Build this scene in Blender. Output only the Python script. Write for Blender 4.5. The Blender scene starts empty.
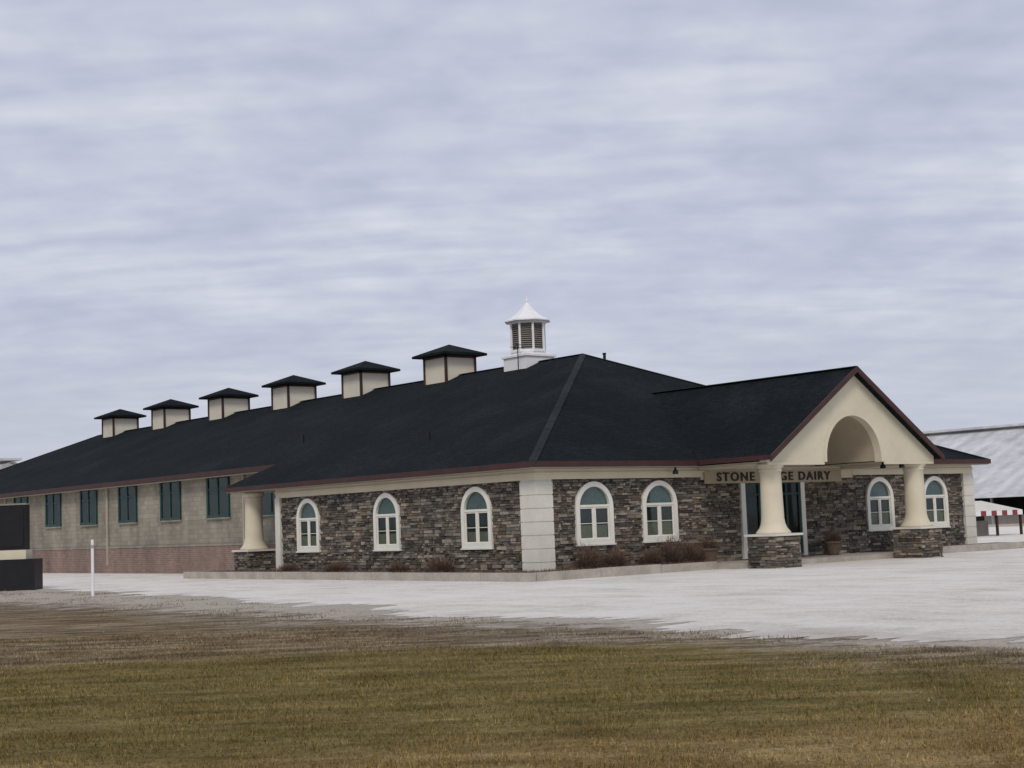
import bpy, math, random
import numpy as np
from mathutils import Matrix, Vector
from mathutils import noise as mn
random.seed(7); rng=np.random.default_rng(7)
sc=bpy.context.scene
COL=sc.collection
# ------------------------------------------------------------------ helpers
def link(o,parent=None):
    COL.objects.link(o)
    if parent: o.parent=parent
    return o
def empty(name,loc=(0,0,0),rz=0):
    e=bpy.data.objects.new(name,None); e.location=loc; e.rotation_euler=(0,0,rz); e.empty_display_size=.3
    return link(e)
def mesh(name,V,F,mat,parent=None,smooth=False):
    m=bpy.data.meshes.new(name); m.from_pydata([tuple(v) for v in V],[],F); m.update()
    if mat: m.materials.append(mat)
    if smooth:
        for p in m.polygons: p.use_smooth=True
    return link(bpy.data.objects.new(name,m),parent)
class MB:
    def __init__(s): s.V=[];s.F=[]
    def add(s,V,F):
        n=len(s.V); s.V+=list(V); s.F+=[[i+n for i in f] for f in F]
    def box(s,x0,x1,y0,y1,z0,z1):
        s.add([(x0,y0,z0),(x1,y0,z0),(x1,y1,z0),(x0,y1,z0),(x0,y0,z1),(x1,y0,z1),(x1,y1,z1),(x0,y1,z1)],
              [[3,2,1,0],[4,5,6,7],[0,1,5,4],[1,2,6,5],[2,3,7,6],[3,0,4,7]])
    def mbox(s,mp,a0,a1,d0,d1,z0,z1):
        P=[(a0,d0,z0),(a1,d0,z0),(a1,d1,z0),(a0,d1,z0),(a0,d0,z1),(a1,d0,z1),(a1,d1,z1),(a0,d1,z1)]
        s.add([mp(*p) for p in P],[[3,2,1,0],[4,5,6,7],[0,1,5,4],[1,2,6,5],[2,3,7,6],[3,0,4,7]])
    def lathe(s,cx,cy,prof,n=32):
        V=[];F=[]
        for r,z in prof:
            for i in range(n):
                a=2*math.pi*i/n; V.append((cx+r*math.cos(a),cy+r*math.sin(a),z))
        for k in range(len(prof)-1):
            for i in range(n):
                j=(i+1)%n; F.append([k*n+i,k*n+j,(k+1)*n+j,(k+1)*n+i])
        F.append(list(range(n))[::-1]); F.append([(len(prof)-1)*n+i for i in range(n)])
        s.add(V,F)
    def prism(s,mp,pts,d0,d1):   # pts (a,z)
        n=len(pts); V=[mp(a,d0,z) for a,z in pts]+[mp(a,d1,z) for a,z in pts]
        F=[list(range(n))[::-1],[n+i for i in range(n)]]+[[i,(i+1)%n,n+(i+1)%n,n+i] for i in range(n)]
        s.add(V,F)
    def obj(s,name,mat,parent=None,smooth=False): return mesh(name,s.V,s.F,mat,parent,smooth)
mL=lambda a,d,z:(-d,a,z)
mF=lambda a,d,z:(a,-d,z)
# ------------------------------------------------------------------ materials
def newmat(name):
    m=bpy.data.materials.new(name); m.use_nodes=True
    nt=m.node_tree; b=nt.nodes['Principled BSDF']; return m,nt,b
def N(nt,t,**k):
    n=nt.nodes.new(t)
    for a,v in k.items(): setattr(n,a,v)
    return n
def ramp(nt,fac,stops):
    r=N(nt,'ShaderNodeValToRGB'); e=r.color_ramp.elements
    while len(e)<len(stops): e.new(.5)
    for i,(p,c) in enumerate(stops):
        e[i].position=p; e[i].color=(c[0],c[1],c[2],1)
    nt.links.new(fac,r.inputs[0]); return r.outputs[0]
def noise(nt,vec,scale,detail=4,rough=.6,dist=0):
    n=N(nt,'ShaderNodeTexNoise'); n.inputs['Scale'].default_value=scale; n.inputs['Detail'].default_value=detail
    n.inputs['Roughness'].default_value=rough; n.inputs['Distortion'].default_value=dist
    nt.links.new(vec,n.inputs['Vector']); return n.outputs['Fac']
def mth(nt,op,a,b=None,c=None,clamp=False):
    n=N(nt,'ShaderNodeMath',operation=op); n.use_clamp=clamp
    for i,v in enumerate((a,b,c)):
        if v is None: continue
        if isinstance(v,(int,float)): n.inputs[i].default_value=v
        else: nt.links.new(v,n.inputs[i])
    return n.outputs[0]
def mix(nt,f,a,b,mode='MIX'):
    n=N(nt,'ShaderNodeMix',data_type='RGBA',blend_type=mode)
    for i,v in ((0,f),(6,a),(7,b)):
        if isinstance(v,(int,float)): n.inputs[i].default_value=v
        elif isinstance(v,tuple): n.inputs[i].default_value=(v[0],v[1],v[2],1)
        else: nt.links.new(v,n.inputs[i])
    return n.outputs[2]
def objco(nt): return N(nt,'ShaderNodeTexCoord').outputs['Object']
def bump(nt,b,h,strength=.4,dist=.02):
    n=N(nt,'ShaderNodeBump'); n.inputs['Strength'].default_value=strength; n.inputs['Distance'].default_value=dist
    nt.links.new(h,n.inputs['Height']); nt.links.new(n.outputs[0],b.inputs['Normal'])
def noisy(name,c1,c2,scale=3,rough=.85,bs=.3,fine=40,spec=.3):
    m,nt,b=newmat(name); v=objco(nt)
    n1=noise(nt,v,scale,4,.65); n2=noise(nt,v,fine,2)
    f=mth(nt,'ADD',mth(nt,'MULTIPLY',n1,.6),mth(nt,'MULTIPLY',n2,.4))
    nt.links.new(ramp(nt,f,[(.35,c1),(.65,c2)]),b.inputs['Base Color'])
    b.inputs['Roughness'].default_value=rough; b.inputs['Specular IOR Level'].default_value=spec
    bump(nt,b,n2,bs,.01); return m
cream=noisy('cream_stucco',(.575,.52,.395),(.695,.635,.49),.8,.9,.25,60)
creamv=noisy('ventilator_siding',(.65,.61,.50),(.75,.70,.58),.8,.8,.1,40)
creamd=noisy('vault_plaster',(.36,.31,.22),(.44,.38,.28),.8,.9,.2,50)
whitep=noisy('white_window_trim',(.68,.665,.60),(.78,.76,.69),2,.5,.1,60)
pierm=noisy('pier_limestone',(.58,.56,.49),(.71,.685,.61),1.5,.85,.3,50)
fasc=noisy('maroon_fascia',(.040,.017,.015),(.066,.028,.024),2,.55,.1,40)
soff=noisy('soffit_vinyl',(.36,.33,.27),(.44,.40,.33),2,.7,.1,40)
metalw=noisy('white_metal',(.74,.75,.76),(.86,.86,.86),2,.45,.1,30)
black=noisy('black_plastic',(.006,.006,.008),(.014,.014,.016),2,.5,.1,30)
teal=noisy('teal_window_frame',(.010,.042,.038),(.018,.062,.056),2,.5,.1,30)
mulch=noisy('mulch_bed',(.07,.055,.038),(.20,.17,.12),3,.95,.8,18)
conc=noisy('kerb_concrete',(.30,.275,.24),(.50,.46,.40),1.5,.9,.5,25)
darkin=noisy('dark_interior',(.010,.011,.011),(.028,.029,.027),1.5,.9,.1,8)
blind=noisy('window_blind',(.20,.18,.14),(.30,.26,.20),2,.9,.1,8)
skytint=noisy('fanlight_sky_tint',(.12,.14,.145),(.19,.21,.21),2,.9,.1,8)  # grey-blue colour standing for sky reflected in the arch panes
louver=noisy('louver_taupe',(.20,.19,.17),(.28,.26,.23),2,.7,.1,20)
steel=noisy('galvanized_steel',(.28,.29,.30),(.40,.41,.42),3,.5,.1,20)
terra=noisy('planter_clay',(.10,.07,.05),(.16,.11,.08),3,.8,.2,20)
redp=noisy('red_paint',(.20,.03,.025),(.28,.05,.04),3,.5,.1,20)
letm=noisy('letter_bronze',(.020,.014,.012),(.035,.024,.02),3,.5,.1,20)
glass,nt,b=newmat('window_glass'); out=nt.nodes['Material Output']
tr=N(nt,'ShaderNodeBsdfTransparent'); tr.inputs[0].default_value=(.62,.72,.70,1)
gl=N(nt,'ShaderNodeBsdfGlossy'); gl.inputs['Roughness'].default_value=.04; gl.inputs[0].default_value=(.75,.86,.84,1)
fr=N(nt,'ShaderNodeFresnel'); fr.inputs[0].default_value=1.45
ms=N(nt,'ShaderNodeMixShader'); nt.links.new(mth(nt,'MINIMUM',fr.outputs[0],.09),ms.inputs[0])
nt.links.new(tr.outputs[0],ms.inputs[1]); nt.links.new(gl.outputs[0],ms.inputs[2]); nt.links.new(ms.outputs[0],out.inputs[0])
def roofmat(name,cs):
    m,nt,b=newmat(name); v=objco(nt)
    n1=noise(nt,v,.35,4,.6); n2=noise(nt,v,9,3,.7)
    mp=N(nt,'ShaderNodeMapping'); mp.inputs['Scale'].default_value=(2.2,2.2,16); nt.links.new(v,mp.inputs[0]); n3=noise(nt,mp.outputs[0],1.2,3)
    f=mth(nt,'ADD',mth(nt,'ADD',mth(nt,'MULTIPLY',n1,.35),mth(nt,'MULTIPLY',n2,.35)),mth(nt,'MULTIPLY',n3,.3))
    nt.links.new(ramp(nt,f,[(.36,cs[0]),(.5,cs[1]),(.64,cs[2])]),b.inputs['Base Color'])
    b.inputs['Roughness'].default_value=.92; b.inputs['Specular IOR Level'].default_value=.08; bump(nt,b,n2,.6,.03); return m
roofm=roofmat('dark_asphalt_shingle',[(.0035,.0055,.0065),(.0085,.0120,.0140),(.020,.0250,.0280)])
roofcap=roofmat('hip_cap_shingle',[(.014,.018,.020),(.026,.031,.033),(.045,.050,.053)])
stonem,nt,b=newmat('ledgestone'); v=objco(nt)
at=N(nt,'ShaderNodeAttribute',attribute_name='Col')
n1=noise(nt,v,14,4,.7); n2=noise(nt,v,.5,3)
c=mix(nt,1.0,at.outputs['Color'],ramp(nt,n1,[(.25,(.58,.56,.54)),(.75,(1.46,1.40,1.28))]),'MULTIPLY')
c=mix(nt,1.0,c,ramp(nt,n2,[(.3,(.8,.82,.85)),(.7,(1.15,1.1,1.05))]),'MULTIPLY')
nt.links.new(c,b.inputs['Base Color']); b.inputs['Roughness'].default_value=.92; b.inputs['Specular IOR Level'].default_value=.2
bump(nt,b,n1,.8,.02)
mortar=noisy('dark_mortar',(.03,.028,.026),(.05,.046,.042),3,.95,.3,30)
def bricky(name,c1,c2,cm,bw,bh,ms_,mot=.5):
    m,nt,b=newmat(name); v=objco(nt); s=N(nt,'ShaderNodeSeparateXYZ'); nt.links.new(v,s.inputs[0])
    cb=N(nt,'ShaderNodeCombineXYZ'); nt.links.new(mth(nt,'ADD',s.outputs[0],s.outputs[1]),cb.inputs[0]); nt.links.new(s.outputs[2],cb.inputs[1])
    br=N(nt,'ShaderNodeTexBrick'); nt.links.new(cb.outputs[0],br.inputs['Vector'])
    br.inputs['Color1'].default_value=(*c1,1); br.inputs['Color2'].default_value=(*c2,1); br.inputs['Mortar'].default_value=(*cm,1)
    br.inputs['Scale'].default_value=1; br.inputs['Brick Width'].default_value=bw; br.inputs['Row Height'].default_value=bh
    br.inputs['Mortar Size'].default_value=ms_; br.inputs['Bias'].default_value=0
    mp=N(nt,'ShaderNodeMapping'); mp.inputs['Scale'].default_value=(1,1,.35); nt.links.new(v,mp.inputs[0])
    n1=noise(nt,mp.outputs[0],.8,5,.65)
    c=mix(nt,mot,br.outputs['Color'],ramp(nt,n1,[(.3,(.5,.5,.5)),(.7,(1.4,1.38,1.35))]),'MULTIPLY')
    nt.links.new(c,b.inputs['Base Color']); b.inputs['Roughness'].default_value=.92; b.inputs['Specular IOR Level'].default_value=.2
    bump(nt,b,noise(nt,v,25,2),.4,.01); return m
blockm=bricky('split_face_block',(.32,.295,.24),(.255,.235,.19),(.22,.205,.17),.41,.205,.012,.65)
brickm=bricky('red_brick',(.27,.165,.14),(.19,.12,.10),(.27,.24,.21),.24,.085,.012,.6)
CAMX,CAMY=-28.68,-34.68
LA=math.atan2(-.627,.779)
def sstep(nt,x,a,b_):
    m=N(nt,'ShaderNodeMapRange',interpolation_type='SMOOTHSTEP'); nt.links.new(x,m.inputs[0])
    m.inputs[1].default_value=a; m.inputs[2].default_value=b_; return m.outputs[0]
def ground_color(nt,v):
    mp=N(nt,'ShaderNodeMapping'); mp.vector_type='TEXTURE'
    mp.inputs['Location'].default_value=(CAMX,CAMY,0); mp.inputs['Rotation'].default_value=(0,0,LA)
    nt.links.new(v,mp.inputs[0])
    s=N(nt,'ShaderNodeSeparateXYZ'); nt.links.new(mp.outputs[0],s.inputs[0])
    st=N(nt,'ShaderNodeMapping'); st.inputs['Scale'].default_value=(.35,1.3,1); nt.links.new(mp.outputs[0],st.inputs[0])
    big=noise(nt,st.outputs[0],.45,4,.6); med=noise(nt,st.outputs[0],2.0,5,.72); fine=noise(nt,v,22,3,.75)
    pat=noise(nt,st.outputs[0],.9,4,.65,.4)
    d=mth(nt,'ADD',s.outputs[1],mth(nt,'MULTIPLY',mth(nt,'SUBTRACT',big,.5),8))
    tan=ramp(nt,med,[(.32,(.15,.104,.042)),(.5,(.25,.178,.076)),(.68,(.36,.275,.135))])
    grn=ramp(nt,med,[(.32,(.095,.080,.029)),(.5,(.178,.142,.055)),(.68,(.28,.218,.092))])
    brn=ramp(nt,med,[(.36,(.085,.062,.038)),(.5,(.19,.145,.088)),(.64,(.34,.28,.19))])
    c=mix(nt,sstep(nt,d,10.5,13.5),tan,grn)
    c=mix(nt,sstep(nt,d,18.5,22),c,brn)
    c=mix(nt,mth(nt,'MULTIPLY',sstep(nt,pat,.52,.68),.55),c,tan)
    s2=N(nt,'ShaderNodeSeparateXYZ'); nt.links.new(v,s2.inputs[0])
    wob=mth(nt,'MULTIPLY',mth(nt,'SUBTRACT',noise(nt,v,.35,6,.72),.5),9)
    e0=mth(nt,'ADD',s2.outputs[0],wob)
    soil=ramp(nt,med,[(.38,(.10,.075,.052)),(.5,(.21,.168,.12)),(.6,(.36,.31,.245))])
    c=mix(nt,mth(nt,'MULTIPLY',sstep(nt,e0,-16.2,-13.6),.85),c,soil)
    c=mix(nt,1.0,c,ramp(nt,fine,[(.3,(.6,.6,.6)),(.7,(1.4,1.4,1.4))]),'MULTIPLY')
    e=mth(nt,'ADD',s2.outputs[0],mth(nt,'MULTIPLY',mth(nt,'SUBTRACT',noise(nt,v,.9,6,.75),.5),9))
    gb=mth(nt,'MULTIPLY',sstep(nt,e,-14.2,-12.2),sstep(nt,fine,.30,.50))
    c=mix(nt,mth(nt,'MULTIPLY',gb,.85),c,(.56,.51,.44))
    return c,fine
grd,nt,b=newmat('dry_grass_ground'); v=objco(nt); c,fine=ground_color(nt,v)
nt.links.new(c,b.inputs['Base Color']); b.inputs['Roughness'].default_value=1; b.inputs['Specular IOR Level'].default_value=.05; bump(nt,b,fine,1,.05)
bladem,nt,b=newmat('grass_blades'); v=objco(nt); c,fine=ground_color(nt,v)
at=N(nt,'ShaderNodeAttribute',attribute_name='rnd')
c=mix(nt,1.0,c,ramp(nt,at.outputs['Fac'],[(0,(.50,.55,.40)),(.5,(1.0,.98,.9)),(1,(1.6,1.5,1.3))]),'MULTIPLY')
nt.links.new(c,b.inputs['Base Color']); b.inputs['Roughness'].default_value=.9; b.inputs['Specular IOR Level'].default_value=.1
weedm,nt,b=newmat('dead_weed_blades'); at=N(nt,'ShaderNodeAttribute',attribute_name='rnd')
nt.links.new(ramp(nt,at.outputs['Fac'],[(0,(.08,.06,.035)),(.5,(.19,.15,.085)),(1,(.36,.29,.18))]),b.inputs['Base Color']); b.inputs['Roughness'].default_value=.9
# gravel
grv,nt,b=newmat('crushed_limestone_gravel'); v=objco(nt)
mp=N(nt,'ShaderNodeMapping'); mp.inputs['Rotation'].default_value=(0,0,.25); mp.inputs['Scale'].default_value=(1.6,.45,1); nt.links.new(v,mp.inputs[0])
n1=noise(nt,mp.outputs[0],.7,6,.72,.8); n2=noise(nt,v,15,4,.85); n3=noise(nt,v,.45,6,.7,.4)
f=mth(nt,'ADD',mth(nt,'ADD',mth(nt,'MULTIPLY',n1,.30),mth(nt,'MULTIPLY',n2,.42)),mth(nt,'MULTIPLY',n3,.28))
gc=ramp(nt,f,[(.37,(.46,.41,.345)),(.44,(.70,.65,.575)),(.53,(.88,.845,.785))])
s2=N(nt,'ShaderNodeSeparateXYZ'); nt.links.new(v,s2.inputs[0])
ee=mth(nt,'ADD',s2.outputs[0],mth(nt,'MULTIPLY',mth(nt,'SUBTRACT',n3,.5),9))
gc=mix(nt,mth(nt,'MULTIPLY',mth(nt,'SUBTRACT',1.0,sstep(nt,ee,-13,-10.5)),.4),gc,(.44,.385,.315))
nt.links.new(gc,b.inputs['Base Color'])
b.inputs['Roughness'].default_value=.95; b.inputs['Specular IOR Level'].default_value=.1; bump(nt,b,n2,1,.05)
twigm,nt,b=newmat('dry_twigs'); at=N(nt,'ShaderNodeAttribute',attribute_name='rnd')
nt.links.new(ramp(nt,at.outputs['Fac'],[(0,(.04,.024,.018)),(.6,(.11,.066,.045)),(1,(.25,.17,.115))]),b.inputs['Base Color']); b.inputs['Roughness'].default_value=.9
corr,nt,b=newmat('galvalume_roof'); v=objco(nt); s=N(nt,'ShaderNodeSeparateXYZ'); nt.links.new(v,s.inputs[0])
wv=mth(nt,'SINE',mth(nt,'MULTIPLY',s.outputs[1],2*math.pi/1.8)); 
mp=N(nt,'ShaderNodeMapping'); mp.inputs['Scale'].default_value=(.08,.5,1); nt.links.new(v,mp.inputs[0])
n1=noise(nt,mp.outputs[0],1,5,.7)
nt.links.new(ramp(nt,mth(nt,'MULTIPLY_ADD',wv,.05,n1),[(.3,(.38,.39,.40)),(.7,(.66,.66,.66))]),b.inputs['Base Color']); b.inputs['Roughness'].default_value=.6

# ------------------------------------------------------------------ ground
G=-.3
def sheet(name,pts,z,mat,parent=None):
    return mesh(name,[(x,y,z) for x,y in pts],[list(range(len(pts)))],mat,parent)
sheet('ground',[(-2500,-2500),(2500,-2500),(2500,2500),(-2500,2500)],G,grd)
ctrl=[(-12.9,-60),(-12.9,-32),(-12.7,-25),(-12.2,-17),(-11.4,-8),(-9.8,1),(-8.6,10),(-8.8,16),(-10,30),(-11,60),(-11,100)]
edge=[]
for i in range(len(ctrl)-1):
    (x0,y0),(x1,y1)=ctrl[i],ctrl[i+1]; n=max(2,int((y1-y0)/.05))
    for k in range(n):
        f=k/n; edge.append([x0+(x1-x0)*f,y0+(y1-y0)*f])
for p in edge:
    y=p[1]; p[0]+=1.5*mn.noise((y*.22,3,0))+1.0*mn.noise((y*.9,7,0))+.7*mn.noise((y*3.1,1,0))+.45*mn.noise((y*9,1,4))
sheet('gravel_driveway',[tuple(p) for p in edge]+[(75,100),(75,-60)],G+.004,grv)
def edgex(y):
    for i in range(len(ctrl)-1):
        if y<=ctrl[i+1][1]:
            (x0,y0),(x1,y1)=ctrl[i],ctrl[i+1]; return x0+(x1-x0)*(y-y0)/(y1-y0)
    return -11
def tri_mesh(name,V,tint,mat):
    n=len(V); V=V.astype(np.float32)
    m=bpy.data.meshes.new(name); m.vertices.add(3*n); m.vertices.foreach_set('co',V.reshape(-1))
    m.loops.add(3*n); m.loops.foreach_set('vertex_index',np.arange(3*n,dtype=np.int32))
    m.polygons.add(n); m.polygons.foreach_set('loop_start',np.arange(0,3*n,3,dtype=np.int32)); m.polygons.foreach_set('loop_total',np.full(n,3,dtype=np.int32))
    m.update(calc_edges=True)
    at=m.attributes.new('rnd','FLOAT','POINT'); at.data.foreach_set('value',np.repeat(rng.uniform(0,1,n) if tint is None else tint,3).astype(np.float32))
    m.materials.append(mat); return link(bpy.data.objects.new(name,m))
def blades(name,X,Y,L,W,mat,z0=G,lean=.7,tint=None):
    n=len(X); a=rng.uniform(0,2*math.pi,n); l=rng.uniform(0,2*math.pi,n); k=rng.uniform(.1,lean,n)
    V=np.zeros((n,3,3))
    V[:,0]=np.stack([X-np.cos(a)*W/2,Y-np.sin(a)*W/2,np.full(n,z0)],1)
    V[:,1]=np.stack([X+np.cos(a)*W/2,Y+np.sin(a)*W/2,np.full(n,z0)],1)
    V[:,2]=np.stack([X+np.cos(l)*L*k,Y+np.sin(l)*L*k,z0+L*np.sqrt(np.maximum(.05,1-k*k))],1)
    return tri_mesh(name,V,tint,mat)
def bush(name,cx,cy,rx,ry,h,n,z0=-.17,mat=None):
    th=rng.uniform(0,2*math.pi,n); cz=rng.uniform(0,1,n); rr=rng.uniform(.15,1,n)**.5
    sr=np.sqrt(1-cz*cz)
    dx,dy,dz=np.cos(th)*sr,np.sin(th)*sr,cz
    sd=rng.uniform(0,50)
    lump=np.array([1+.55*mn.noise((a*1.7+sd,b_*1.7,c_*1.7))+.25*mn.noise((a*5+sd,b_*5,c_*5)) for a,b_,c_ in zip(dx,dy,dz)])
    k=rr*lump*.85
    P=np.stack([cx+dx*rx*k,cy+dy*ry*k,z0+dz*h*k],1)
    out=np.stack([dx*.8+rng.normal(0,.35,n),dy*.8+rng.normal(0,.35,n),dz+.35+rng.normal(0,.3,n)],1); out/=np.linalg.norm(out,axis=1)[:,None]
    L=rng.uniform(.07,.2,n)[:,None]; sd_=rng.normal(0,1,(n,3)); sd_/=np.linalg.norm(sd_,axis=1)[:,None]
    V=np.stack([P-sd_*.007,P+sd_*.007,P+out*L],1); V[:,:,2]=np.maximum(V[:,:,2],z0)
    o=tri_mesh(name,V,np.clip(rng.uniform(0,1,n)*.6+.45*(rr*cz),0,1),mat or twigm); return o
n=300000
D=6.2+20*rng.uniform(0,1,n)**1.2; U=rng.uniform(-.5,.5,n)*D
bx=CAMX+U*.779+D*.627; by=CAMY-U*.627+D*.779
clump=np.array([mn.noise((x*1.1,y*1.1,0))+.6*mn.noise((x*4,y*4,5)) for x,y in zip(bx,by)])
soilm=np.array([9*.45*mn.noise((x*.35,y*.35,3)) for x,y in zip(bx,by)])
keep=(bx+soilm<-14.6+rng.normal(0,.6,n))&(bx<-13.3)&(rng.uniform(-.9,.9,n)<clump+.35)
bx,by,D,clump=bx[keep],by[keep],D[keep],clump[keep]
L=rng.uniform(.02,.05,len(bx))*(1+.5*clump); W=.004+.00035*D
blades('lawn_grass',bx,by,L,W,bladem,lean=.9)
n=26000
wy=rng.uniform(-34,18,n); wx=np.array([edgex(y) for y in wy])-.5-np.abs(rng.normal(0,2.6,n))
cl=np.array([mn.noise((x*.7,y*.7,9))+.5*mn.noise((x*3,y*3,2)) for x,y in zip(wx,wy)])
k=cl>.14; wx,wy,cl=wx[k],wy[k],cl[k]
blades('dead_weeds',wx,wy,rng.uniform(.02,.075,len(wx))*(.6+cl),np.full(len(wx),.014),weedm,lean=.97,tint=rng.uniform(.0,1,len(wx)))

# ------------------------------------------------------------------ main building
B=empty('stone_dairy_building')
W_=21.7; XC=11.05; OV=.6; SL=.415; EZ=3.15
rz=lambda q:EZ+SL*(q+OV)
RZ=rz(XC); AY=10.1; SLF=(RZ-EZ)/(AY+OV); LB=18.2; QB=1.6; YE=66.5
def slab(name,pts,mat,th=.1):
    n=len(pts); V=list(pts)+[(x,y,z-th) for x,y,z in pts]
    F=[list(range(n)),[n+i for i in range(n)][::-1]]+[[i,n+i,n+(i+1)%n,(i+1)%n] for i in range(n)]
    return mesh(name,V,F,mat,B)
xr=W_+OV
slab('roof_front_hip',[(-OV,-OV,EZ),(xr,-OV,EZ),(XC,AY,RZ)],roofm)
YR=YE-(XC-QB)
slab('roof_side_slope',[(-OV,-OV,EZ),(XC,AY,RZ),(XC,YR,RZ),(QB,YE,rz(QB)),(QB,LB,rz(QB)),(-OV,LB,EZ)],roofm)
qr=W_-QB; zr_=RZ-(RZ-EZ)*(qr-XC)/(xr-XC)
slab('roof_far_slope',[(xr,-OV,EZ),(xr,LB,EZ),(qr,LB,zr_),(qr,YE,zr_),(XC,YR,RZ),(XC,AY,RZ)],roofm)
slab('roof_rear_hip',[(QB,YE,rz(QB)),(XC,YR,RZ),(qr,YE,zr_)],roofm)
def strip(mb,p,q,w=.13,lift=.03):
    p=Vector(p);q=Vector(q); d=(q-p).normalized(); s=d.cross(Vector((0,0,1))).normalized()*w
    u=Vector((0,0,lift)); dn=Vector((0,0,w*.3))
    mb.add([p-s+u-dn,p+u,p+s+u-dn,q-s+u-dn,q+u,q+s+u-dn],[[0,1,4,3],[1,2,5,4]])
mb=MB(); strip(mb,(-OV,-OV,EZ),(XC,AY,RZ)); strip(mb,(xr,-OV,EZ),(XC,AY,RZ)); strip(mb,(QB,YE,rz(QB)),(XC,YR,RZ))
mb.obj('roof_hip_caps',roofcap,B)
mb=MB(); strip(mb,(XC,AY,RZ),(XC,YR,RZ),.14,.035); mb.obj('roof_ridge_cap',roofm,B)
mb=MB(); FZ=2.99
mb.box(-OV-.05,-OV,-OV-.05,LB,FZ,EZ+.01)
mb.box(-OV,6.3,-OV-.05,-OV-.002,FZ,EZ+.01); mb.box(15.0,xr+.05,-OV-.05,-OV-.002,FZ,EZ+.01)
mb.box(xr,xr+.05,-OV,LB,FZ,EZ+.01)
bz=rz(QB); mb.box(QB-.05,QB,LB+.05,YE,bz-.2,bz+.01)
mb.add([(-OV-.05,LB+.002,FZ),(QB,LB+.002,bz-.2),(QB,LB+.002,bz+.01),(-OV-.05,LB+.002,EZ+.01),(-OV-.05,LB+.05,FZ),(QB,LB+.05,bz-.2),(QB,LB+.05,bz+.01),(-OV-.05,LB+.05,EZ+.01)],
       [[0,1,2,3],[7,6,5,4],[0,4,5,1],[3,2,6,7],[0,3,7,4]])
mb.obj('fascia',fasc,B)
mb=MB(); mb.box(-OV,0.02,-OV,LB,FZ-.03,FZ-.003); mb.box(.02,xr,-OV,0.02,FZ-.03,FZ-.003)
mb.box(.02,2.1,15.2,LB,FZ-.028,FZ-.005); mb.box(QB,2.15,LB+.05,YE-.5,bz-.24,bz-.21)
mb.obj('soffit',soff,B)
mb=MB(); mb.box(0,W_,0,15.2,-.25,FZ-.032); mb.obj('core_walls',mortar,B)
mb=MB(); mb.box(2.1,W_-2.1,15.3,YE-.5,.93,bz-.242); mb.obj('barn_block_wall',blockm,B)
mb=MB(); mb.box(2.06,W_-2.06,15.3,YE-.46,-.35,.93); mb.obj('barn_brick_base',brickm,B)
mb=MB(); mb.box(2.03,2.058,15.3,YE-.46,.90,.98); mb.obj('barn_base_cap',blockm,B)
mb=MB(); mb.box(-.13,0,.0,15.2,2.64,FZ-.034); mb.box(-.13,6.9,-.13,-.002,2.64,FZ-.034); mb.box(14.6,W_+.13,-.13,-.002,2.64,FZ-.034); mb.box(6.9,14.6,-.11,-.002,2.55,FZ-.034)
mb.box(-.17,-.13,-.17,15.2,2.80,2.85); mb.box(-.13,W_+.13,-.17,-.132,2.80,2.85)
mb.obj('frieze_band',cream,B)
mb=MB(); z=-.2
while z<2.6:
    z1=min(z+.4,2.64)
    for x0,x1,y0,y1 in ((-.15,.52,-.15,.60),(W_-.5,W_+.15,-.15,.6)):
        mb.box(x0,x1,y0,y1,z,z1-.03); mb.box(x0+.02,x1-.02,y0+.02,y1-.02,z1-.03,z1)
    z=z1
mb.box(-.14,.02,14.9,15.25,-.2,2.64)
mb.obj('corner_piers',pierm,B)
# ---- stones
SV=[];SF=[];SC=[]
pal=[(.115,.102,.090),(.165,.150,.132),(.235,.215,.19),(.070,.065,.062),(.155,.132,.108),(.29,.268,.235),(.135,.132,.130),(.09,.085,.082)]
def stones(mp,a0,a1,z0,z1,ops=(),dmax=.09,smax=.5):
    z=z0
    while z<z1-.02:
        h=random.uniform(.05,.12); h=min(h,z1-z)
        zc=z+h/2; iv=[(a0,a1)]
        for (ac,hw,zb,zs) in ops:
            if zc<zb or zc>zs+hw: continue
            w=hw if zc<zs else math.sqrt(max(0,hw*hw-(zc-zs)**2))
            new=[]
            for s,e in iv:
                if ac+w<=s or ac-w>=e: new.append((s,e)); continue
                if ac-w>s: new.append((s,ac-w))
                if ac+w<e: new.append((ac+w,e))
            iv=new
        for s,e in iv:
            a=s
            while a<e-.01:
                l=random.uniform(.10,smax)*(.6 if h<.08 else 1); 
                if e-(a+l)<.1: l=e-a
                d=random.uniform(.03,dmax); g=.004; j=lambda:random.uniform(-.012,.012); jz=lambda:random.uniform(-.006,.01)
                A0,A1,Z0,Z1=a+g,a+l-g,z+g,z+h-g
                n0=len(SV)
                SV.extend([mp(A0,0.001,Z0),mp(A1,0.001,Z0),mp(A1,0.001,Z1),mp(A0,0.001,Z1),
                    mp(A0+.006,d+j(),Z0+jz()),mp(A1-.006,d+j(),Z0+jz()),mp(A1-.006,d+j(),Z1-jz()),mp(A0+.006,d+j(),Z1-jz())])
                SF.extend([[n0+i for i in f] for f in ([4,5,6,7],[0,1,5,4],[1,2,6,5],[2,3,7,6],[3,0,4,7])])
                c=random.choice(pal); k=random.uniform(.75,1.25); SC.extend([(c[0]*k,c[1]*k,c[2]*k,1)]*8)
                a+=l
        z+=h
HW=.70; ZB=.72; ZS=1.79; Wb=.65
wl=[2.85,7.85,12.95]; wf=[2.2,4.98,16.1,19.4]
DX0,DX1=8.75,11.95
stones(mL,.60,14.9,-.2,2.64,[(a,HW,ZB,ZS) for a in wl])
stones(mF,.52,DX0-.02,-.2,2.64,[(a,HW,ZB,ZS) for a in wf])
stones(mF,DX1+.02,W_-.5,-.2,2.64,[(a,HW,ZB,ZS) for a in wf])
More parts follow.
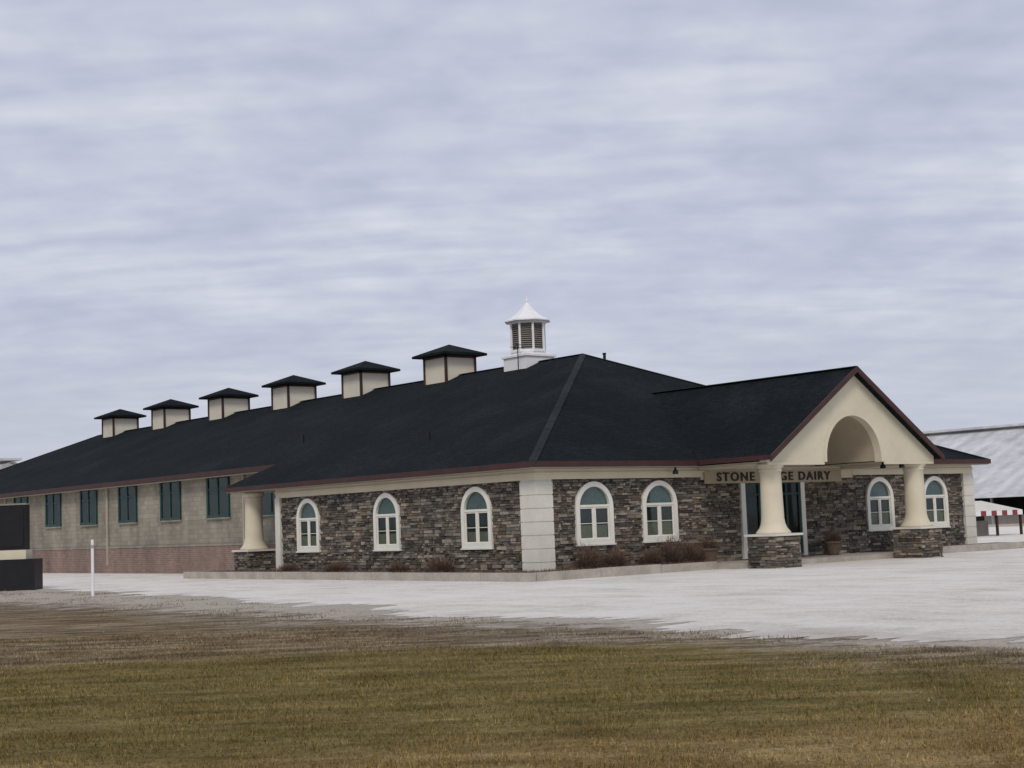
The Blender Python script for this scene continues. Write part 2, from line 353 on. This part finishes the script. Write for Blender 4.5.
PX=10.62; PCY=-3.0; CW=3.62
cols=[(PX-CW,PCY),(PX+CW,PCY),(.1,17.3)]
core=MB()
for cx,cy in cols:
    r=.52; zt=.68
    core.box(cx-r,cx+r,cy-r,cy+r,-.38,zt)
    for f in (lambda a,d,z,cx=cx,cy=cy,r=r:(cx+a,cy-r-d,z),lambda a,d,z,cx=cx,cy=cy,r=r:(cx+a,cy+r+d,z),lambda a,d,z,cx=cx,cy=cy,r=r:(cx-r-d,cy+a,z),lambda a,d,z,cx=cx,cy=cy,r=r:(cx+r+d,cy+a,z)):
        stones(f,-r-.05,r+.05,-.36,zt)
core.obj('pedestal_cores',mortar,B)
o=mesh('ledgestone_veneer',SV,SF,stonem,B)
ca=o.data.color_attributes.new('Col','FLOAT_COLOR','POINT'); ca.data.foreach_set('color',np.array(SC,dtype=np.float32).reshape(-1))
mb=MB(); cp=MB()
for cx,cy in cols:
    cp.box(cx-.64,cx+.64,cy-.64,cy+.64,.68,.75)
    mb.lathe(cx,cy,[(.54,.75),(.545,.79),(.51,.83),(.43,.93),(.38,1.06),(.355,1.22),(.345,1.7),(.335,2.2),(.33,2.66),(.36,2.68),(.36,2.73),(.335,2.75),(.42,2.82),(.42,2.93)])
cp.obj('pedestal_caps',pierm,B); o=mb.obj('columns',cream,B,True)
def outline(ac,hw,zb,zs,n=20):
    P=[(ac-hw,zb),(ac-hw,zs)]
    for i in range(1,n): 
        t=math.pi*(1-i/n); P.append((ac+hw*math.cos(t),zs+hw*math.sin(t)))
    return P+[(ac+hw,zs),(ac+hw,zb)]
def ring(mb,mp,P,Q,d0,d1):
    n=len(P); V=[mp(a,d1,z) for a,z in P]+[mp(a,d1,z) for a,z in Q]+[mp(a,d0,z) for a,z in P]+[mp(a,d0,z) for a,z in Q]
    F=[]
    for i in range(n):
        j=(i+1)%n; F+=[[i,j,n+j,n+i],[2*n+i,2*n+j,j,i],[n+i,n+j,3*n+j,3*n+i]]
    mb.add(V,F)
tm=MB(); gm=MB(); im=MB(); bm_=MB(); mm=MB(); fb=MB()
for mp,lst in ((mL,wl),(mF,wf)):
    for ac in lst:
        ring(tm,mp,outline(ac,.765,Wb,ZS),outline(ac,.61,Wb+.14,ZS),0.001,.13)
        tm.mbox(mp,ac-.80,ac+.80,.0,.16,Wb-.045,Wb-.002)
        im_P=outline(ac,.62,Wb+.13,ZS); im.add([mp(a,.008,z) for a,z in im_P],[list(range(len(im_P)))])
        gm.add([mp(a,.045,z) for a,z in im_P],[list(range(len(im_P)))])
        bh=random.uniform(.34,.52)
        bm_.mbox(mp,ac-.56,ac+.56,.012,.02,Wb+.16,Wb+.16+bh)
        A=outline(ac,.57,1.86,1.87); AA=[(a,z) for a,z in A if z>=1.86]; fb.add([mp(a,.018,z) for a,z in AA],[list(range(len(AA)))])  # panel behind the arch pane, coloured like reflected sky
        mm.mbox(mp,ac-.04,ac+.04,.047,.09,Wb+.145,1.78)
        mm.mbox(mp,ac-.61,ac+.61,.047,.10,1.78,1.85)
        for sx in (-1,1):
            c0=ac+sx*.325
            mm.mbox(mp,c0-.285,c0+.285,.047,.075,Wb+.142,Wb+.19); mm.mbox(mp,c0-.285,c0+.285,.047,.075,1.73,1.778)
            mm.mbox(mp,c0-.285,c0-.245,.048,.074,Wb+.19,1.73); mm.mbox(mp,c0+.245,c0+.285,.048,.074,Wb+.19,1.73)
            mm.mbox(mp,c0-.245,c0+.245,.047,.065,1.27,1.29)
tm.obj('arched_window_trim',whitep,B); mm.obj('arched_window_sashes',whitep,B); im.obj('window_interiors',darkin,B); bm_.obj('window_blinds',blind,B); fb.obj('fanlight_sky_panels',skytint,B); gm.obj('arched_window_glass',glass,B)
fm=MB(); g2=MB(); i2=MB(); wy0=[19.35+4.56*i for i in range(10)]
def mB(a,d,z): return (2.1-d,a,z)
for a in wy0:
    i2.mbox(mB,a-.92,a+.92,.0,.012,2.14,3.90); g2.add([mB(p,.05,q) for p,q in ((a-.92,2.14),(a+.92,2.14),(a+.92,3.9),(a-.92,3.9))],[[0,1,2,3]])
    P=[(a-1.0,2.1),(a+1.0,2.1),(a+1.0,3.93),(a-1.0,3.93)]; Q=[(a-.86,2.22),(a+.86,2.22),(a+.86,3.81),(a-.86,3.81)]
    ring(fm,mB,P,Q,.001,.09); fm.mbox(mB,a-.06,a+.06,.052,.085,2.22,3.81); 
    fm.mbox(mB,a-.86,a-.06,.052,.078,3.30,3.35); fm.mbox(mB,a+.06,a+.86,.052,.078,3.30,3.35)
fm.obj('barn_window_frames',teal,B); i2.obj('barn_window_interiors',darkin,B); g2.obj('barn_window_glass',glass,B)
mb=MB()
for a in wy0: mb.mbox(mB,a-1.05,a+1.05,.001,.10,2.03,2.098)
mb.obj('barn_window_sills',blockm,B)
mb=MB()
for y in (21.6,35.3,49): mb.box(1.98,2.055,y-.05,y+.05,.1,bz-.25)
mb.obj('downspouts',soff,B)
# entrance doors
d0,d1=DX0+.25,DX1-.25
mb=MB(); mb.mbox(mF,d0,d1,0,.012,0,2.45); mb.obj('entrance_interior',darkin,B)
mb=MB(); mb.add([mF(*p) for p in ((d0,.05,.0),(d1,.05,.0),(d1,.05,2.45),(d0,.05,2.45))],[[0,1,2,3]]); mb.obj('entrance_glass',glass,B)
mb=MB()
for i in range(5): 
    a=d0+(d1-d0)*i/4; mb.mbox(mF,a-.05,a+.05,.052,.10,0,2.45)
mb.mbox(mF,d0+.05,d1-.05,.052,.095,2.38,2.45); mb.mbox(mF,d0+.05,d1-.05,.053,.09,2.0,2.07); mb.mbox(mF,d0+.05,d1-.05,.053,.09,0,.2)
mb.obj('entrance_door_frames',teal,B)
mb=MB()
mb.mbox(mF,DX0,d0-.052,0.001,.13,-.1,2.47); mb.mbox(mF,d1+.052,DX1,0.001,.13,-.1,2.47); mb.mbox(mF,d0-.05,d1+.05,0.001,.105,2.452,2.548)
am=(d0+d1)/2
for a in (am-.09,am+.09): mb.mbox(mF,a-.015,a+.015,.11,.15,.9,1.3)
mb.obj('entrance_trim',whitep,B)
# ---- portico
PF=-3.7; HP=4.35; PS=.66; PZ=EZ+PS*HP; YI=-OV+(PZ-EZ)/SLF
slab('portico_roof_left',[(PX-HP,PF,EZ),(PX,PF,PZ),(PX,YI,PZ),(PX-HP,-OV,EZ)],roofm,.09)
slab('portico_roof_right',[(PX+HP,PF,EZ),(PX+HP,-OV,EZ),(PX,YI,PZ),(PX,PF,PZ)],roofm,.09)
mb=MB(); strip(mb,(PX,PF,PZ),(PX,YI,PZ),.14,.03); mb.obj('portico_ridge_cap',roofm,B)
mb=MB()
for s in (-1,1):
    P=[(PX,PZ+.02),(PX+s*(HP+.04),EZ-.01),(PX+s*(HP+.04),EZ-.20),(PX,PZ-.17)]
    mb.prism(mF,P,-PF,-PF+.05)
    mb.box(*(sorted((PX+s*HP,PX+s*(HP+.05)))),PF+.002,-OV-.055,EZ-.14,EZ+.01)
mb.obj('portico_fascia',fasc,B)
TY=3.4; BZ=2.95; R=1.38; ZA=3.07
arc=[(PX-R,BZ),(PX-R,ZA)]+[(PX+R*math.cos(math.pi*(1-i/28)),ZA+R*math.sin(math.pi*(1-i/28))) for i in range(1,28)]+[(PX+R,ZA),(PX+R,BZ)]
zed=lambda x:EZ+PS*(HP-abs(x-PX))-.095
mb=MB(); xs=sorted(set([PX-4.25,PX+4.25]+[p[0] for p in arc]+[PX-3.2,PX-2.2,PX+2.2,PX+3.2,PX]))
def lo(x,side=0):
    if abs(x-PX)>=R-1e-6: return ZA if abs(abs(x-PX)-R)<1e-6 and side else BZ
    return ZA+math.sqrt(max(0,R*R-(x-PX)**2))
for x0,x1 in zip(xs,xs[1:]):
    if x1-x0<1e-4: continue
    inside=abs((x0+x1)/2-PX)<R
    a=lo(x0,inside); b_=lo(x1,inside)
    if not inside: a=b_=BZ
    mb.prism(mF,[(x0,a),(x1,b_),(x1,zed(x1)),(x0,zed(x0))],TY-.25,TY)
mb.obj('portico_gable_wall',cream,B)
mb=MB()
P=[p for p in arc]; Q=[(PX-R-.12,BZ),(PX-R-.12,ZA)]+[(PX+(R+.12)*math.cos(math.pi*(1-i/28)),ZA+(R+.12)*math.sin(math.pi*(1-i/28))) for i in range(1,28)]+[(PX+R+.12,ZA),(PX+R+.12,BZ)]
n=len(P)
for i in range(n-1): mb.prism(mF,[P[i],P[i+1],Q[i+1],Q[i]],TY+.001,TY+.03)
mb.obj('arch_moulding',cream,B)
mb=MB()
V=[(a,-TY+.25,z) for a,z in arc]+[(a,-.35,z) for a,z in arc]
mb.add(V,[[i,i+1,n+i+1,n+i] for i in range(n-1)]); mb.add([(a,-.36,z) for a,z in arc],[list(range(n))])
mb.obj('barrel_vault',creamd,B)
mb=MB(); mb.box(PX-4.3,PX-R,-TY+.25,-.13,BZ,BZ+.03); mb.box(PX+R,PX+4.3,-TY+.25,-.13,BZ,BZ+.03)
mb.obj('portico_ceiling',soff,B)
mb=MB(); 
mb.box(PX-4.2,PX-R-.14,-TY-.03,-TY+.0,2.86,2.948) ; mb.box(PX+R+.14,PX+4.2,-TY-.03,-TY,2.86,2.948)
for s in (-1,1): mb.box(PX+s*CW-.3,PX+s*CW+.3,-TY+.252,-.20,2.86,2.948)
mb.obj('portico_beams',cream,B)
mb=MB()
for x,y in ((5.4,-.45),(12.6,-3.0),(PX+2.6,-3.3),(17.8,-.45)):
    mb.lathe(x,y,[(.03,2.96),(.04,2.88),(.08,2.85),(.10,2.76),(.08,2.74)],14)
mb.obj('soffit_lights',black,B)
# ---- roof ventilators
vy=[19.05,25.85,32.6,39.6,46.7,53.75]
for y in vy:
    v=empty('roof_ventilator'); v.parent=B
    mb=MB(); h=.80; zb=7.25; zt=8.84
    mb.box(XC-h,XC+h,y-h,y+h,zb,zt); o=mb.obj('ventilator_body',creamv,v)
    mb=MB()
    for sx in (-1,1):
        for sy in (-1,1):
            cx,cy=XC+sx*h,y+sy*h; mb.box(cx-.05,cx+.05,cy-.05,cy+.05,zb,zt-.01)
    mb.box(XC-h-.05,XC+h+.05,y-h-.05,y+h+.05,zt-.10,zt+.02); mb.obj('ventilator_trim',fasc,v)
    r=1.2; mb=MB(); mb.add([(XC-r,y-r,zt),(XC+r,y-r,zt),(XC+r,y+r,zt),(XC-r,y+r,zt),(XC-r,y-r,zt+.1),(XC+r,y-r,zt+.1),(XC+r,y+r,zt+.1),(XC-r,y+r,zt+.1),(XC,y,zt+.58)],
        [[3,2,1,0],[0,1,5,4],[1,2,6,5],[2,3,7,6],[3,0,4,7],[4,5,8],[5,6,8],[6,7,8],[7,4,8]]); mb.obj('ventilator_cap',roofm,v)
# ---- cupola
cu=empty('cupola'); cu.parent=B; cy=13.5
mb=MB(); mb.box(XC-.75,XC+.75,cy-.75,cy+.75,7.3,8.2); mb.box(XC-.82,XC+.82,cy-.82,cy+.82,8.2,8.28); mb.box(XC-.66,XC+.66,cy-.66,cy+.66,8.28,8.40)
mb.obj('cupola_base',metalw,cu)
def ngon(r,z,n=8,ph=math.pi/8): return [(XC+r*math.cos(ph+2*math.pi*i/n),cy+r*math.sin(ph+2*math.pi*i/n),z) for i in range(n)]
def ngl(mb,prof,n=8):
    V=[];F=[]
    for r,z in prof: V+=ngon(r,z)
    for k in range(len(prof)-1):
        for i in range(n): j=(i+1)%n; F.append([k*n+i,k*n+j,(k+1)*n+j,(k+1)*n+i])
    F.append(list(range(n))[::-1]); F.append([(len(prof)-1)*n+i for i in range(n)]); mb.add(V,F)
mb=MB(); ngl(mb,[(.60,8.40),(.60,9.66)]); mb.obj('cupola_core',louver,cu)
mb=MB(); P=ngon(.72,0); 
for i in range(8):
    x,y,_=P[i]; mb.lathe(x,y,[(.05,8.40),(.05,9.62)],8)
ngl(mb,[(.74,8.40),(.76,8.42),(.76,8.50),(.74,8.52)]); ngl(mb,[(.74,9.60),(.80,9.62),(.80,9.7),(.76,9.72)])
mb.obj('cupola_posts',metalw,cu)
mb=MB(); 
for k in range(12): 
    z=8.54+k*.087; ngl(mb,[(.70,z),(.62,z+.06)])
mb.obj('cupola_louvers',louver,cu)
mb=MB(); ngl(mb,[(1.0,9.70),(1.0,9.75),(.76,9.86),(.54,10.0),(.36,10.16),(.20,10.34),(.10,10.48),(.03,10.56)]); mb.lathe(XC,cy,[(.03,10.5),(.07,10.6),(.03,10.68),(.012,10.8)],12)
mb.obj('cupola_bell_roof',metalw,cu)
mb=MB(); mb.lathe(12.2,10.1,[(.06,7.3),(.06,8.02),(.08,8.02),(.08,8.08)],12); mb.lathe(4.0,20,[(.05,4.9),(.05,5.4)],12); mb.lathe(2.6,9,[(.05,4.4),(.05,4.75)],12)
mb.obj('vent_pipes',black,B)
mb=MB(); mb.lathe(9.9,12.8,[(.02,7.3),(.02,8.7)],8); mb.box(9.5,10.2,12.79,12.81,8.5,8.52); mb.box(9.65,10.1,12.79,12.81,8.62,8.64); mb.obj('antenna',black,B)
sg=empty('building_name_sign')
mb=MB(); mb.box(7.0,13.9,-.18,-.135,2.42,2.83); mb.obj('sign_board',creamd,sg)
cu_=bpy.data.curves.new('sign_letters','FONT'); cu_.body='STONE RIDGE DAIRY'; cu_.size=.40; cu_.extrude=.015; cu_.align_x='CENTER'; cu_.align_y='CENTER'; cu_.space_character=1.25; cu_.offset=.008
cu_.materials.append(letm); to=bpy.data.objects.new('sign_letters',cu_); to.location=(10.4,-.20,2.62); to.rotation_euler=(math.pi/2,0,0); to.scale=(1.25,1,1); link(to,sg)

# ------------------------------------------------------------------ site around building
KZ=-.04
mb=MB(); mb.box(-1.35,0,-1.35,20,-.4,KZ-.03); mb.box(0,6.0,-1.35,0,-.4,KZ-.03); mb.box(15.5,23.2,-1.35,0,-.4,KZ-.03); mb.obj('planting_bed',mulch)
mb=MB()
def kseg(x0,x1,y0,y1,ax):
    a0,a1=(x0,x1) if ax=='x' else (y0,y1); n=max(1,round((a1-a0)/2.4)); st=(a1-a0)/n
    for i in range(n):
        p,q=a0+i*st+.008,a0+(i+1)*st-.008; dz=random.uniform(-.012,.012)
        if ax=='x': mb.box(p,q,y0,y1,-.4,KZ+dz)
        else: mb.box(x0,x1,p,q,-.4,KZ+dz)
kseg(-1.5,-1.35,-1.5,20.15,'y'); kseg(-1.34,6.0,-1.5,-1.35,'x'); kseg(15.5,23.35,-1.5,-1.35,'x'); kseg(-1.34,2.0,20,20.15,'x'); mb.obj('kerb',conc)
mb=MB(); mb.box(6.0,15.5,-2.3,0,-.4,-.13); mb.obj('entrance_walkway',conc)
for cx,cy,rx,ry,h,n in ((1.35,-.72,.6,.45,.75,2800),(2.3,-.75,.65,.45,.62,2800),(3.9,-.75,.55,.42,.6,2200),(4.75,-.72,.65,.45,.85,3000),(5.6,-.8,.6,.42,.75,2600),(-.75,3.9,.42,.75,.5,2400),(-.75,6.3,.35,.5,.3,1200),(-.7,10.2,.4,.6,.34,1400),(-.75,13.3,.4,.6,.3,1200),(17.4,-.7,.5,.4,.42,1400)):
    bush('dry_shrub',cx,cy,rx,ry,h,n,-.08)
n=9000; X=np.where(rng.uniform(size=n)<.55,rng.uniform(-1.3,-.15,n),rng.uniform(-1,6,n)); Y=np.where(X<-.14,rng.uniform(-1.2,19,n),rng.uniform(-1.3,-.15,n))
blades('bed_dead_grass',X,Y,rng.uniform(.04,.12,n),np.full(n,.015),twigm,-.07,.9,tint=rng.uniform(.4,1,n))
for px,py in ((6.5,-.7),(12.6,-.7)):
    p=empty('planter_pot',(px,py,-.07)); mb=MB(); mb.lathe(0,0,[(.16,-.06),(.2,.0),(.27,.3),(.31,.36),(.31,.42),(.27,.42),(.26,.38)],20); mb.obj('pot',terra,p)
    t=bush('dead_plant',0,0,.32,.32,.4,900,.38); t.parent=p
s=empty('roadside_message_sign',(-10.1,18.4,0),LA)
def sb(name,x0,x1,y0,y1,z0,z1,m): mb=MB(); mb.box(x0,x1,y0,y1,z0,z1); return mb.obj(name,m,s)
sb('base',-2.3,2.05,-.45,.45,G-.05,.78,black); sb('cap_ledge',-2.0,1.72,-.35,.35,.78,1.10,cream)
sb('cabinet',-1.9,1.68,-.22,.22,1.10,2.66,black); sb('cabinet_top',-1.95,1.70,-.25,.25,2.66,2.72,louver)
sb('display',-1.82,1.6,-.24,-.222,1.2,2.55,black)
p=empty('marker_post',(-10.3,8.3,0)); mb=MB(); mb.lathe(0,0,[(.045,G-.05),(.045,1.3),(.03,1.36)],12); mb.obj('post',metalw,p)
mb=MB(); mb.lathe(0,0,[(.047,1.1),(.047,1.2)],12); mb.obj('reflective_band',steel,p)
# low open shelter with a striped awning beside the building
t=empty('awning_shelter'); TX=33.0; Y0=14.0
def tb(name,bs,m): 
    mb=MB()
    for q in bs: mb.box(*q)
    return mb.obj(name,m,t)
mb=MB(); mb.add([(TX,Y0,1.05),(TX+14,Y0,1.05),(TX+14,Y0+2.6,1.62),(TX,Y0+2.6,1.62),(TX,Y0,1.10),(TX+14,Y0,1.10),(TX+14,Y0+2.6,1.67),(TX,Y0+2.6,1.67)],[[3,2,1,0],[4,5,6,7],[0,1,5,4],[1,2,6,5],[2,3,7,6],[3,0,4,7]]); mb.obj('awning_roof',pierm,t)
tb('valance_red',[(TX+i*1.0,TX+i*1.0+.5,Y0-.03,Y0-.004,.82,1.09) for i in range(14)],redp)
tb('valance_white',[(TX+i*1.0+.502,TX+i*1.0+.998,Y0-.03,Y0-.004,.82,1.09) for i in range(14)],metalw)
tb('posts',[(TX+.1+i*2.3,TX+.22+i*2.3,Y0+.05,Y0+.17,G,1.04) for i in range(7)],fasc)
tb('back_wall',[(TX+.1,TX+13.9,Y0+2.4,Y0+2.5,G,1.55)],darkin)
tb('counter',[(TX+1.2,TX+6.5,Y0+.9,Y0+1.5,G,.45),(TX+1.1,TX+6.6,Y0+.8,Y0+1.6,.452,.52),(TX+8,TX+12,Y0+.9,Y0+1.5,G,.55)],louver)
def fbarn(x0,x1,y0,y1,ez,rz_):
    b=empty('metal_freestall_barn'); xm=(x0+x1)/2; k=1.2
    mb=MB(); sl=(rz_-ez)/(xm-x0)
    mb.add([(x0-k,y0-k,ez-sl*k),(xm,y0-k,rz_),(xm,y1+k,rz_),(x0-k,y1+k,ez-sl*k),(x1+k,y0-k,ez-sl*k),(x1+k,y1+k,ez-sl*k)],[[0,1,2,3],[1,4,5,2]])
    mb.obj('metal_roof',corr,b)
    mb=MB(); mb.box(xm-.9,xm+.9,y0-k,y1+k,rz_+.05,rz_+.28); mb.obj('ridge_vent',corr,b)
    mb=MB(); y=y0
    while y<=y1: mb.box(x0-.1,x0+.1,y-.1,y+.1,G,ez); mb.box(x1-.1,x1+.1,y-.1,y+.1,G,ez); y+=3.6
    mb.obj('posts',steel,b)
    mb=MB(); mb.box(x0+.15,x0+.2,y0,y1,G,.5); mb.box(x1-.2,x1-.15,y0,y1,G,1.3); mb.obj('curtain_walls',louver,b)
    mb=MB(); mb.box(x0+4,x0+4.2,y0,y1,G,ez+sl*3.8); mb.obj('interior_shade_sheet',darkin,b)  # near-black sheet added as the shade under the barn roof
    mb=MB()
    for y in (y0,y1): mb.add([(x0,y,G),(x1,y,G),(x1,y,ez),(xm,y,rz_-.05),(x0,y,ez)],[[0,1,2,3,4]])
    mb.obj('gable_walls',metalw,b)
fbarn(92,124,10,95,2.6,9.3)
fbarn(10,38,108,170,3.2,9.1)

# ------------------------------------------------------------------ world
w=bpy.data.worlds.new('World'); sc.world=w; w.use_nodes=True; nt=w.node_tree; bg=nt.nodes['Background']
SUN_EL=42; sun_dir=Vector((-.72,-.69,0)).normalized()
sky=N(nt,'ShaderNodeTexSky',sky_type='NISHITA'); sky.sun_disc=False; sky.sun_elevation=math.radians(SUN_EL)
sky.sun_rotation=math.atan2(sun_dir.x,sun_dir.y)
tc=N(nt,'ShaderNodeTexCoord'); 
rt=N(nt,'ShaderNodeMapping'); rt.vector_type='TEXTURE'; rt.inputs['Rotation'].default_value=(0,0,LA); nt.links.new(tc.outputs['Generated'],rt.inputs[0])
s=N(nt,'ShaderNodeSeparateXYZ'); nt.links.new(rt.outputs[0],s.inputs[0])
zc=mth(nt,'ADD',mth(nt,'MAXIMUM',s.outputs[2],0),.16)
px=mth(nt,'DIVIDE',s.outputs[0],zc); py=mth(nt,'DIVIDE',s.outputs[1],zc)
cb=N(nt,'ShaderNodeCombineXYZ'); nt.links.new(px,cb.inputs[0]); nt.links.new(py,cb.inputs[1])
m1=N(nt,'ShaderNodeMapping'); m1.inputs['Rotation'].default_value=(0,0,.14); m1.inputs['Scale'].default_value=(1.5,5.6,1); nt.links.new(cb.outputs[0],m1.inputs[0])
na=noise(nt,m1.outputs[0],1.9,2,.45,.25)
nm=noise(nt,cb.outputs[0],1.3,2,.5)
nb=noise(nt,cb.outputs[0],1.3,4,.55,.2)
nc=noise(nt,cb.outputs[0],8,3,.55,.2)
rip=mth(nt,'MULTIPLY',mth(nt,'SUBTRACT',na,.5),mth(nt,'MULTIPLY_ADD',sstep(nt,nm,.35,.6),.8,.2))
f=mth(nt,'ADD',mth(nt,'ADD',mth(nt,'MULTIPLY',rip,.45),mth(nt,'MULTIPLY',nb,.72)),mth(nt,'MULTIPLY',nc,.28))
f=mth(nt,'SUBTRACT',f,mth(nt,'MULTIPLY',sstep(nt,s.outputs[2],.16,.40),.035))
cc=ramp(nt,f,[(.34,(.46,.495,.63)),(.48,(.555,.585,.705)),(.60,(.65,.67,.765)),(.72,(.75,.765,.83))])
hz=N(nt,'ShaderNodeMapRange',interpolation_type='SMOOTHSTEP'); nt.links.new(s.outputs[2],hz.inputs[0]); hz.inputs[1].default_value=0; hz.inputs[2].default_value=.20; hz.inputs[3].default_value=.75; hz.inputs[4].default_value=0
cc=mix(nt,hz.outputs[0],cc,(.54,.56,.65))
skd=N(nt,'ShaderNodeVectorMath',operation='SCALE'); nt.links.new(sky.outputs[0],skd.inputs[0]); skd.inputs['Scale'].default_value=.09
cc=mix(nt,.06,cc,skd.outputs[0])
nt.links.new(cc,bg.inputs[0]); bg.inputs[1].default_value=1.0
sl=bpy.data.lights.new('sun','SUN'); sl.energy=1.45; sl.angle=math.radians(16); sl.color=(1,.92,.80)
so=bpy.data.objects.new('sun',sl); link(so)
dv=Vector((sun_dir.x*math.cos(math.radians(SUN_EL)),sun_dir.y*math.cos(math.radians(SUN_EL)),math.sin(math.radians(SUN_EL))))
so.rotation_euler=dv.to_track_quat('Z','Y').to_euler(); so.location=(-40,-40,40)
# ------------------------------------------------------------------ camera
cd=bpy.data.cameras.new('camera'); co=bpy.data.objects.new('camera',cd); link(co); sc.camera=co
cd.sensor_width=36; cd.lens=1509/1024*36; cd.clip_start=.1; cd.clip_end=6000
pitch=math.atan(140/1509); roll=math.radians(2.16)
f0=Vector((.627,.779,0)).normalized(); r0=Vector((f0.y,-f0.x,0)); up=Vector((0,0,1))
fw=f0*math.cos(pitch)+up*math.sin(pitch); u1=up*math.cos(pitch)-f0*math.sin(pitch)
rc=r0*math.cos(roll)-u1*math.sin(roll); uc=u1*math.cos(roll)+r0*math.sin(roll)
M=Matrix((rc,uc,-fw)).transposed().to_4x4(); M.translation=Vector((CAMX,CAMY,1.35)); co.matrix_world=M
sc.view_settings.view_transform='Standard'; sc.view_settings.look='None'; sc.view_settings.exposure=0
